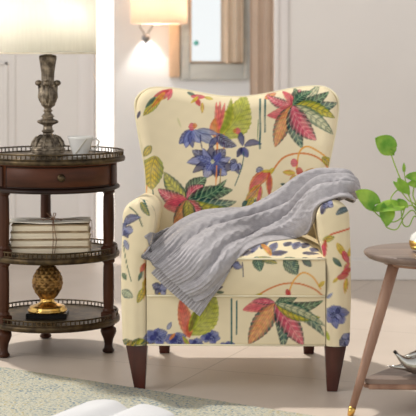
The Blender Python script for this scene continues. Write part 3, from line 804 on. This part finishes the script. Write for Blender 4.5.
for (z0, z1, r, nm) in ((.340, .358, .238, 'middle_shelf'), (.104, .122, .240, 'bottom_shelf')):
    MB().lathe([(0, z0), (r - .008, z0), (r, z0 + .003), (r - .002, z1), (0, z1)], 96).build(nm, M['shelfw'], tb)
    MB().lathe([(r - .004, z0 - .003), (r + .003, z0 + .001), (r + .004, z0 + .010), (r + .002, z1 - .001), (r - .006, z1 + .0008)], 96).build('brass_band', M['brass'], tb)
    gallery(r - .005, z1, .018, 88)
for a in (PI / 3, PI, -PI / 3):
    c = (.216 * math.cos(a), .216 * math.sin(a), 0)
    b = MB()
    b.lathe([(.014, 0), (.021, .004), (.022, .010), (.016, .018), (.0145, .03), (.018, .05), (.025, .066), (.029, .078), (.027, .088), (.018, .096), (.023, .100), (.024, .104)], 24, c)
    for z0, z1 in ((.104, .150), (.335, .384)):
        b.box((c[0], c[1], (z0 + z1) / 2), (.044, .044, z1 - z0), .004, rz=a)
    def flute(a_, i, z): return -.0012 * (.5 + .5 * math.cos(a_ * 8))
    for z0, z1 in ((.150, .335), (.384, .585)):
        h = z1 - z0
        b.lathe([(.022, z0), (.022, z0 + .006), (.0175, z0 + .012), (.0195, z0 + .03), (.0203, z0 + h * .5), (.0195, z1 - .03), (.0175, z1 - .014), (.023, z1 - .008), (.023, z1)], 32, c, mod=flute)
    b.build('leg', M['mahog'], tb)
    # finial blocks above moulding: short pilaster on the apron
    MB().box((.231 * math.cos(a), .231 * math.sin(a), .641), (.016, .040, .074), .003, rz=a).build('pilaster', M['mahog'], tb)

# lamp
lp = empty('table_lamp', (TX - .018, TY, .7025), 'lit table lamp with ornate pewter baluster base and cream drum shade, on tiered table', 'lamp')
prof = [(.070, 0), (.071, .004), (.069, .008), (.060, .011), (.061, .015), (.060, .020), (.059, .026), (.057, .036), (.052, .050), (.042, .062), (.027, .072), (.018, .078), (.017, .083), (.022, .087), (.023, .091), (.018, .095),
        (.016, .108), (.020, .113), (.032, .118), (.037, .123), (.034, .128), (.024, .133), (.019, .138), (.024, .143), (.019, .149), (.012, .156), (.014, .160), (.018, .163), (.012, .170), (.016, .176), (.023, .186), (.028, .202), (.030, .222), (.028, .240), (.025, .252),
        (.026, .262), (.023, .275), (.024, .30), (.028, .33), (.033, .358), (.030, .364), (.012, .368), (.010, .372)]
# densify
pp = []
for (r0, z0), (r1, z1) in zip(prof[:-1], prof[1:]):
    for k in range(3): pp.append((r0 + (r1 - r0) * k / 3, z0 + (z1 - z0) * k / 3))
pp.append(prof[-1])
def relief(a, i, z):
    if z < .012: return 0
    if .020 < z < .066: return .0038 * (abs(math.sin(a * 7)) ** .5 - .5) + .003 * math.sin(z * 330) * abs(math.sin(a * 7))
    if .176 < z < .256: return .005 * (abs(math.cos(a * 2.5 + math.sin(z * 60) * .6)) - .5) + .0016 * math.sin(z * 420) + .0015 * math.sin(a * 14)
    if z > .262: return -.0012 * (.5 + .5 * math.cos(a * 16))
    if .112 < z < .130: return .003 * math.cos(a * 8)
    return 0
MB().lathe(pp, 96, mod=relief).build('lamp_base', M['pewter'], lp)
b = MB()
for i in range(10):
    a = 2 * PI * i / 10 + .2; ca, sa = math.cos(a), math.sin(a)
    pts = [(.026 * ca, .026 * sa, .076), (.044 * ca, .044 * sa, .066), (.055 * ca, .055 * sa, .050), (.060 * ca, .060 * sa, .036), (.067 * ca, .067 * sa, .036)]
    b.tube(pts, [.002, .004, .0045, .0035, .0015], 8)
b.build('acanthus_leaves', M['pewter'], lp)
b = MB()
for a in (0.15, PI - .1, PI / 2, -PI / 2):
    ca, sa = math.cos(a), math.sin(a)
    b.ball((.034 * ca, .034 * sa, .264), .0135, (1, 1, .8), 10)
    b.tube([(.029 * ca, .029 * sa, .256), (.029 * ca, .029 * sa, .236), (.030 * ca, .030 * sa, .212), (.025 * ca, .025 * sa, .192)], [.008, .006, .007, .003], 8)
b.build('scroll', M['pewter'], lp)
zs0 = 1.0745 - .7025
MB().lathe([(.010, .370), (.012, .372), (.012, .42), (.016, .424), (.016, .45), (0, .452)], 20).build('socket', M['goldbright'], lp)
MB().ball((0, 0, .482), .030, (1, 1, 1.2)).build('bulb', M['bulb'], lp)
b = MB().tube([(.016, 0, .43), (.062, 0, .47), (.066, 0, .53), (.03, 0, .60), (0, 0, .612), (-.03, 0, .60), (-.066, 0, .53), (-.062, 0, .47), (-.016, 0, .43)], .002, 6)
for k in range(3): b.tube([(0, 0, .612), (.168 * math.cos(k * 2.1), .168 * math.sin(k * 2.1), .612)], .002, 6)
b.build('harp', M['goldbright'], lp)
RS = .1745
MB().lathe([(RS, zs0), (RS, zs0 + .26), (RS - .0025, zs0 + .26), (RS - .0025, zs0), (RS, zs0)], 96).build('lamp_shade', M['shade'], lp)
for zz in (zs0, zs0 + .26):
    MB().lathe([(RS - .003, zz - .003), (RS + .0015, zz - .003), (RS + .0015, zz + .004), (RS - .003, zz + .004), (RS - .003, zz - .003)], 96).build('shade_trim', M['cream'], lp)

# cup on the table
cx_, cy_ = (80.5 - CX) * 5.40 / F, 5.40
cup = empty('teacup', (cx_, cy_, .7025), 'white porcelain teacup with flared rim and thin grey line, beside the lamp base', 'cup')
sp = lambda a, i, z: 0
MB().lathe([(0, .0), (.022, 0), (.022, .004), (.024, .01), (.031, .035), (.038, .062), (.0405, .069), (.039, .069), (.036, .062), (.028, .03), (.018, .008), (0, .006)], 48).build('cup_body', M['porcelain'], cup)
MB().tube([(.034, 0, .056), (.047, 0, .062), (.056, .0, .052), (.052, 0, .036), (.040, 0, .022), (.029, 0, .022)], .003, 8).build('handle', M['porcelain'], cup)
pts = []
for k in range(14):
    q = k / 13; a = -PI / 2 - .5 + 1.1 * q; z = .012 + .05 * q ** 1.3; r = .0235 + (z - .006) * .255 + .0012
    pts.append((r * math.cos(a), r * math.sin(a), z))
MB().tube(pts, .0012, 6).build('painted_line', M['gilt'], cup)

cup.scale = (1.2, 1.2, 1.06)

# tied bundle of old books on middle shelf
bk = empty('book_bundle', ((50.5 - CX) * 5.40 / F, 5.40, .358), 'stack of worn cream books tied with brown twine on the middle shelf', 'books', rz=.05)
zc = 0.0
W_, D_ = .292, .15
hs = [.028, .027, .027, .026]
for i, h in enumerate(hs):
    w = W_ - .010 * i * .6 + rnd.uniform(-.004, .004); ox = rnd.uniform(-.003, .003)
    cov = MB()
    cov.box((ox, 0, zc + .0022), (w, D_, .0035), .001); cov.box((ox, 0, zc + h - .0022), (w, D_, .0035), .001)
    # rounded spine on the left end
    n = 10; vs = []
    o = cov.build('book', M['cover'], bk)
    pg = MB()
    nz_, nx_ = 9, 40
    vs = []; fs = []
    for k in range(nz_):
        z = zc + .004 + (h - .008) * k / (nz_ - 1)
        wob = .0004 * ((k % 2) * 2 - 1)
        ring = []
        for j in range(nx_): ring.append((ox - w / 2 + .003 + (w - .006) * j / (nx_ - 1), -D_ / 2 + .003 + wob + .001 * math.sin(j * 1.7 + k), z))
        for j in range(nx_): ring.append((ox + w / 2 - .003 - (w - .006) * j / (nx_ - 1), D_ / 2 - .003, z))
        vs += ring
    m = 2 * nx_
    for k in range(nz_ - 1):
        for j in range(m): fs.append((k * m + j, k * m + (j + 1) % m, (k + 1) * m + (j + 1) % m, (k + 1) * m + j))
    MB().add(vs, fs, True).build('page_block', M['pages'], o)
    zc += h
HB = zc
# loose linen folded over the left end and the top
vs = []; nn_ = 24
Pc = np.zeros((26, 18, 3))
for i in range(26):
    q = i / 25
    if q < .55:
        zz = HB * (q / .55) ** 1.0 * .98 + .002; xx = -W_ / 2 - .008 - .014 * math.sin(PI * min(1, q / .55))
        if zz > HB * .8: xx += (zz / HB - .8) * .05
    else:
        k = (q - .55) / .45; xx = -W_ / 2 - .004 + W_ * 1.0 * k; zz = HB + .005 + .003 * math.sin(k * 9)
    for j in range(18):
        v = j / 17; Pc[i, j] = (xx + .004 * math.sin(v * 9 + i * .4), -D_ / 2 + D_ * v, zz + .0015 * math.sin(v * 14 + i))
cl = grid_mesh('linen_wrap', Pc, M['porcelain_cloth'], bk)
sd_ = cl.modifiers.new('s', 'SOLIDIFY'); sd_.thickness = .003
b = MB()
xk = .012
loop = [(xk, -D_ / 2 - .004, .0), (xk + .002, -D_ / 2 - .005, HB * .5), (xk, -D_ / 2 - .003, HB + .008), (xk, 0, HB + .011), (xk, D_ / 2 + .003, HB + .008), (xk, D_ / 2 + .004, .0)]
b.tube(loop, .0016, 6); b.tube([(xk + .005, -D_ / 2 - .004, .0), (xk + .014, -D_ / 2 - .006, HB * .5), (xk + .003, -D_ / 2 - .003, HB + .008), (xk, 0, HB + .012)], .0013, 6)
b.tube([(-W_ / 2 - .018, 0, HB * .4), (-W_ / 2 - .010, -.01, HB + .008), (-.03, -.01, HB + .0115), (.09, -.005, HB + .0115), (W_ / 2 + .002, 0, HB + .006), (W_ / 2 + .004, 0, HB * .5)], .0014, 6)
tw = b.build('twine', M['twine'], bk)
b = MB()
for sg in (-1, 1):
    cxx = xk - .004
    b.tube([(cxx, -.03, HB + .012), (cxx + sg * .012, -.032, HB + .030), (cxx + sg * .016 - .004, -.03, HB + .036), (cxx + sg * .006, -.03, HB + .038), (cxx, -.03, HB + .014)], .0018, 6)
    b.tube([(cxx, -.03, HB + .013), (cxx + sg * .02, -.035, HB + .017), (cxx + sg * .034, -.04, HB + .011)], .0015, 6)
b.ball((xk - .004, -.03, HB + .014), .005, n=8)
b.build('bow', M['twine'], tw)

# gold pineapple on black base
px_, py_ = (47.5 - CX) * 5.42 / F, 5.42
pn = empty('pineapple_ornament', (px_, py_, .122), 'gold pineapple ornament on square black base on the bottom shelf', 'ornament')
MB().box((0, 0, .010), (.146, .10, .020), .002).build('plinth', M['black'], pn)
MB().lathe([(0, .020), (.066, .020), (.072, .024), (.071, .029), (.064, .032), (.066, .036), (.062, .041), (.048, .045), (.036, .049), (.027, .055), (.024, .062), (.026, .070), (.0, .072)], 48).build('foot', M['goldbright'], pn)
b = MB()
def body_r(q): return .008 + .047 * math.sin(PI * (q * .86 + .10)) ** .8
Hb, zb_ = .125, .066
nr, na = 72, 96
vs = []
for i in range(nr):
    q = i / (nr - 1); r = body_r(q)
    for j in range(na):
        a = 2 * PI * j / na
        # crossed spirals give the diamond scales
        u_ = a * 12 / (2 * PI) + q * 5.5; v_ = a * 12 / (2 * PI) - q * 5.5
        f = min(abs((u_ % 1) - .5), 0.5); g = abs((v_ % 1) - .5)
        sc_ = (1 - 2 * max(f, g)) ** .6
        rr = r + .005 * sc_ - .003
        vs.append((rr * math.cos(a), rr * math.sin(a), zb_ + Hb * q + .002 * sc_))
fs = [(i * na + j, i * na + (j + 1) % na, (i + 1) * na + (j + 1) % na, (i + 1) * na + j) for i in range(nr - 1) for j in range(na)]
b.add(vs, fs, True); b.build('fruit', M['gold'], pn)
b = MB()
for ring, (n_, ln, tilt) in enumerate(((7, .022, .9), (6, .026, .5), (4, .028, .15))):
    for k in range(n_):
        a = 2 * PI * k / n_ + ring * .4; ca, sa = math.cos(a), math.sin(a); z0 = zb_ + Hb - .006
        pts = [(.01 * ca, .01 * sa, z0), (.014 * ca + tilt * .01 * ca, (.014 + tilt * .01) * sa, z0 + ln * .5), ((.014 + tilt * .026) * ca, (.014 + tilt * .026) * sa, z0 + ln)]
        b.tube(pts, [.006, .005, .001], 6)
b.build('crown', M['leaflet'], pn)

# ------------------------------------------------------------------ round side table, right
SX, SY, SR = .678, 4.58, .202
st_ = empty('round_side_table', (SX, SY, 0), 'round grey-brown wooden side table with splayed legs and gold tips, right of armchair', 'side table')
zt = .474
MB().lathe([(0, zt - .026), (SR - .03, zt - .026), (SR - .012, zt - .020), (SR - .003, zt - .012), (SR, zt - .005), (SR - .002, zt - .001), (SR - .006, zt), (0, zt)], 96).build('table_top', M['walnut_top'], st_)
MB().lathe([(0, zt - .038), (SR - .06, zt - .038), (SR - .055, zt - .026), (0, zt - .026)], 64).build('under_ring', M['walnut'], st_)
azs = [math.radians(v) for v in (206, 326, 86)]
legs = []
for a in azs:
    r0, r1 = .128, .285
    top = Vector((r0 * math.cos(a), r0 * math.sin(a), zt - .026)); bot = Vector((r1 * math.cos(a), r1 * math.sin(a), 0)); legs.append((top, bot))
    P_ = [top.lerp(bot, k) for k in (0, .25, .5, .75, .95)]
    lg = MB().tube(P_, [.0175, .0172, .016, .013, .0105], 14).build('leg', M['walnut'], st_)
    MB().tube([top.lerp(bot, .945), top.lerp(bot, .97), bot], [.0112, .011, .0085], 14).build('gold_tip', M['goldbright'], lg)
zs_ = .092
tri = []
for top, bot in legs:
    k = (top.z - zs_) / (top.z - bot.z); tri.append(top.lerp(bot, k))
def tri_mb(z0, z1, sc_):
    ring = []
    for i in range(3):
        p, n_, pr = tri[i], tri[(i + 1) % 3], tri[i - 1]
        for q, d in ((p.lerp(pr, .07), 0), (p.lerp(Vector((0, 0, p.z)), .06), 0), (p.lerp(n_, .07), 0)):
            ring.append((q.x * sc_, q.y * sc_))
    n = len(ring); vs = [(x, y, z0) for x, y in ring] + [(x, y, z1) for x, y in ring]
    fs = [tuple(range(n))[::-1], tuple(range(n, 2 * n))] + [(i, (i + 1) % n, n + (i + 1) % n, n + i) for i in range(n)]
    return MB().add(vs, fs, False)
sh = tri_mb(zs_, zs_ + .014, .98).build('lower_shelf', M['walnut_top'], st_)
b = MB()
for i in range(3):
    p, q = tri[i], tri[(i + 1) % 3]
    d = (q - p); mid = (p + q) / 2
    b.box((mid.x * .94, mid.y * .94, zs_ - .008), (d.length * .88, .018, .016), .003, rz=math.atan2(d.y, d.x))
b.build('stretcher', M['walnut'], st_)
# silver ornament on the shelf
orn = empty('silver_ornament', (SX - .06, SY - .06, zs_ + .014), 'polished silver ornament with an upturned spike on the lower shelf of right side table', 'ornament')
OY = SY - .05
def o_at(px, py, dy=0):
    p = at(px, py, OY + dy); return (p.x - orn.location.x, p.y - orn.location.y, p.z - orn.location.z)
b = MB()
b.tube([o_at(446, 352), o_at(436, 357), o_at(424, 362), o_at(413, 364), o_at(406, 362), o_at(402, 359), o_at(398, 355.5), o_at(395, 352)], [.012, .03, .037, .030, .018, .011, .006, .0042], 20)
b.build('body', M['silver'], orn)
b = MB(); b.tube([o_at(412, 369), o_at(404, 367.5), o_at(396, 367), o_at(387, 366)], [.012, .009, .0055, .0015], 12); b.build('pointed_tail', M['silver'], orn)
b = MB(); b.tube([o_at(396.6, 353.6), o_at(394, 351)], [.0052, .005], 12); b.build('spike_tip', M['black'], orn)
b = MB(); b.tube([o_at(428, 358), o_at(420, 353), o_at(411, 355.5), o_at(404, 357)], [.02, .016, .009, .004], 14); b.build('raised_rim', M['silver'], orn)

# vase with pothos cuttings
VX, VY = .652, 4.56
vs_ = empty('pothos_plant', (VX, VY, zt), 'pothos cuttings with heart-shaped green leaves in a pale vase on right side table', 'plant')
MB().lathe([(0, 0), (.026, 0), (.034, .008), (.0395, .025), (.040, .035), (.034, .05), (.022, .06), (.017, .066), (.019, .070), (.016, .070), (.014, .064), (.0, .05)], 48).build('vase', M['porcelain'], vs_)
MB().lathe([(.0345, .008), (.040, .022), (.0408, .030), (.040, .036), (.0395, .022), (.0345, .008)], 48).build('gold_band', M['goldbright'], vs_)
def v_at(px, py, Y):
    p = at(px, py, Y); return Vector((p.x - VX, p.y - VY, p.z - zt))
def heart_leaf(base, tip, width, face, curl=.12):
    base, tip = Vector(base), Vector(tip); ax = tip - base; L = ax.length; ax.normalize()
    face = Vector(face).normalized(); sd = ax.cross(face).normalized(); nn = sd.cross(ax).normalized()
    P = np.zeros((22, 15, 3))
    for i in range(22):
        t = i / 21
        w = width / 2 * (math.sin(PI * min(1, t * .93 + .07)) ** .62) * (1.25 - .55 * t) if t < 1 else 0
        for j in range(15):
            s_ = -1 + 2 * j / 14
            lobe = -.16 * L * (abs(s_) ** 1.2) * max(0, 1 - t * 3)
            p = base + ax * (t * L + lobe) + sd * (s_ * w) + nn * (-(curl * L) * (t ** 2) + .10 * width * abs(s_) ** 1.3 + .03 * width * math.sin(t * 9) * s_)
            P[i, j] = p
    o = grid_mesh('leaf', P, M['leaf'], vs_)
    sdm = o.modifiers.new('s', 'SOLIDIFY'); sdm.thickness = .0008
rim = Vector((0, 0, .066))
Yl = 4.52
def cstem(pts, r=.0019):
    P = [Vector(p) for p in pts]; Q = []
    for k in range(len(P) * 6): Q.append(cr(P, k / (len(P) * 6 - 1)))
    MB().tube(Q, r, 8).build('stem', M['stem'], vs_)
j0 = v_at(409, 196, 4.53)
cstem([rim, v_at(418, 214, 4.55), v_at(413, 206, 4.53), j0, v_at(403, 185, 4.52), v_at(396, 168, 4.51), v_at(390, 151, 4.5)])
heart_leaf(v_at(391.5, 149, 4.5), v_at(376, 138, 4.49), .062, (.1, -1, .25))
heart_leaf(v_at(392, 152, 4.5), v_at(396, 146, 4.5), .016, (0, -1, 0))
heart_leaf(v_at(392.5, 155, 4.5), v_at(391, 149, 4.49), .014, (0, -1, 0))
cstem([rim, v_at(417, 207, 4.54), v_at(408, 200, 4.52), v_at(399, 190, 4.5), v_at(392, 196, 4.49), v_at(391, 200, 4.48)])
heart_leaf(v_at(397, 182, 4.5), v_at(410, 194, 4.48), .042, (.1, -.8, .8))
cstem([v_at(409, 196, 4.53), v_at(405, 178, 4.52), v_at(404, 167, 4.52)], .0013)
heart_leaf(v_at(404, 171, 4.52), v_at(404, 163, 4.52), .010, (0, -1, 0))
cstem([rim, v_at(416, 208, 4.54), v_at(406, 207, 4.51), v_at(401, 218, 4.5), v_at(392, 222, 4.5), v_at(382, 218, 4.49), v_at(375, 212, 4.48), v_at(374, 206, 4.47)])
heart_leaf(v_at(375, 205, 4.47), v_at(357, 191, 4.45), .060, (.25, -1, .5))
heart_leaf(v_at(399, 206, 4.49), v_at(374, 209, 4.45), .062, (.0, -.5, 1))
cstem([rim, v_at(415, 216, 4.53), v_at(409, 226, 4.51), v_at(403, 224, 4.5), v_at(401, 210, 4.5), v_at(398, 203, 4.5)])
heart_leaf(v_at(387, 206, 4.48), v_at(387, 226, 4.46), .047, (.15, -1, .1))
heart_leaf(v_at(405, 208, 4.5), v_at(398, 199, 4.5), .03, (0, -1, .4))
cstem([rim, v_at(414, 211, 4.52), v_at(405, 216, 4.5), v_at(397, 229, 4.49), v_at(388, 228, 4.48), v_at(385, 224, 4.48)])
cstem([rim, v_at(416, 204, 4.53), v_at(413, 194, 4.51), v_at(416, 180, 4.5)])
heart_leaf(v_at(422, 178, 4.5), v_at(406, 176, 4.48), .036, (0, -1, .8))
heart_leaf(v_at(424, 182, 4.5), v_at(408, 184, 4.48), .03, (0, -1, -.1))
cstem([rim, v_at(426, 200, 4.56), v_at(434, 182, 4.56)])
heart_leaf(v_at(434, 184, 4.56), v_at(445, 165, 4.56), .06, (.1, -1, .3))

# ------------------------------------------------------------------ rug and open book
ang = math.atan(-.67)
rug_root = Vector((-.22, 4.772, 0)); d = Vector((math.cos(ang), math.sin(ang), 0)); pn_ = Vector((d.y, -d.x, 0)); pn_ = pn_ if pn_.y < 0 else -pn_
RL, RW = 3.0, 2.2
c = rug_root + d * (-.2) + pn_ * (RW / 2)
b = MB(); b.box((0, 0, .006), (RL, RW, .012), .004)
rug = b.build('area_rug', M['rug']); rug.location = (c.x, c.y, 0); rug.rotation_euler = (0, 0, ang)
tag(rug, 'pale heathered area rug with blue and mustard flecks in the foreground', 'rug')
bo = empty('open_book', (-.236, 4.455, .012), 'open book with blank white pages lying on the rug at bottom edge', 'book', rz=math.radians(-27))
PWd, PLn = .155, .25
def page_h(s): return .006 + .022 * (math.sin(min(1, s / .35) * PI / 2) if s < .35 else math.cos((s - .35) / .65 * PI / 2) ** .7) + .002
for sg, nm in ((-1, 'left_pages'), (1, 'right_pages')):
    n = 36; P = np.zeros((2, 2 * n, 3))
    for e, y in enumerate((0, -PLn)):
        for j in range(n):
            s_ = j / (n - 1); P[e, j] = (sg * (.001 + PWd * s_), y, page_h(s_)); P[e, 2 * n - 1 - j] = (sg * (.001 + PWd * s_), y, .004)
    b = MB(); vs = [tuple(v) for v in P.reshape(-1, 3)]; m = 2 * n
    fs = [(j, (j + 1) % m, m + (j + 1) % m, m + j) for j in range(m)] + [tuple(range(m)), tuple(range(m, 2 * m))]
    b.add(vs, fs, False).build(nm, M['paper'], bo)
MB().box((0, -PLn / 2, .002), (2 * PWd + .014, PLn + .012, .004), .001).build('cover', M['cream'], bo)

# ------------------------------------------------------------------ light
wd = bpy.data.worlds.new('World'); scene.world = wd; wd.use_nodes = True
nt = wd.node_tree; bg = nt.nodes['Background']
bg.inputs[0].default_value = (1.0, .99, .98, 1)
wt = nt.nodes.new('ShaderNodeTexCoord'); wsx = nt.nodes.new('ShaderNodeSeparateXYZ'); wr = nt.nodes.new('ShaderNodeMapRange')
nt.links.new(wt.outputs['Generated'], wsx.inputs[0]); nt.links.new(wsx.outputs['Z'], wr.inputs['Value'])
wr.inputs['From Min'].default_value = .05; wr.inputs['From Max'].default_value = .9; wr.inputs['To Min'].default_value = 1.0; wr.inputs['To Max'].default_value = .38
nt.links.new(wr.outputs[0], bg.inputs[1])
def light(name, kind, loc_, energy, color=(1, 1, 1), **kw):
    l = bpy.data.lights.new(name, kind); l.energy = energy; l.color = color
    for k, v in kw.items(): setattr(l, k, v)
    o = bpy.data.objects.new(name, l); COL.objects.link(o); o.location = loc_
    return o
def aim(o, target):
    o.rotation_euler = (Vector(target) - o.location).to_track_quat('-Z', 'Y').to_euler()
s_ = light('sun', 'SUN', (-2, 8, 5), 2.6, (1, .95, .87), angle=math.radians(3))
s_.rotation_euler = Vector((.22, -.36, -.75)).to_track_quat('-Z', 'Y').to_euler()
a_ = light('soft_fill_light', 'AREA', (-3.6, 3.2, 2.2), 60, (1, .97, .93), shape='RECTANGLE', size=2.2, size_y=1.8); aim(a_, (0, 5, .5))  # added soft fill from the front left, no real source there
light('lamp_bulb_light', 'POINT', (TX - .018, TY, 1.22), 5.5, (1, .97, .9), shadow_soft_size=.035)
light('wall_lamp_light', 'POINT', (sx, sy, 1.31), 8, (1, .85, .7), shadow_soft_size=.03)
w_ = light('wall_lamp_spot', 'SPOT', (fx, WF - .06, 1.218), 5.0, (1, .95, .88), spot_size=math.radians(80), spot_blend=.6, shadow_soft_size=.01)
w_.rotation_euler = (0, 0, 0)

# ------------------------------------------------------------------ camera
cam = bpy.data.cameras.new('camera'); co = bpy.data.objects.new('camera', cam); COL.objects.link(co)
co.location = (0, 0, CH); co.rotation_euler = (PI / 2, 0, 0)
cam.sensor_width = 36; cam.lens = F / 416 * 36; cam.shift_y = -(208 - HZ) / 416; cam.shift_x = 0
cam.dof.use_dof = True; cam.dof.focus_distance = 4.98; cam.dof.aperture_fstop = 4.6
cam.clip_start = .05; cam.clip_end = 100
scene.camera = co
vs = scene.view_settings
vs.view_transform = 'Standard'; vs.look = 'None'; vs.exposure = 0; vs.gamma = 1; vs.use_curve_mapping = False
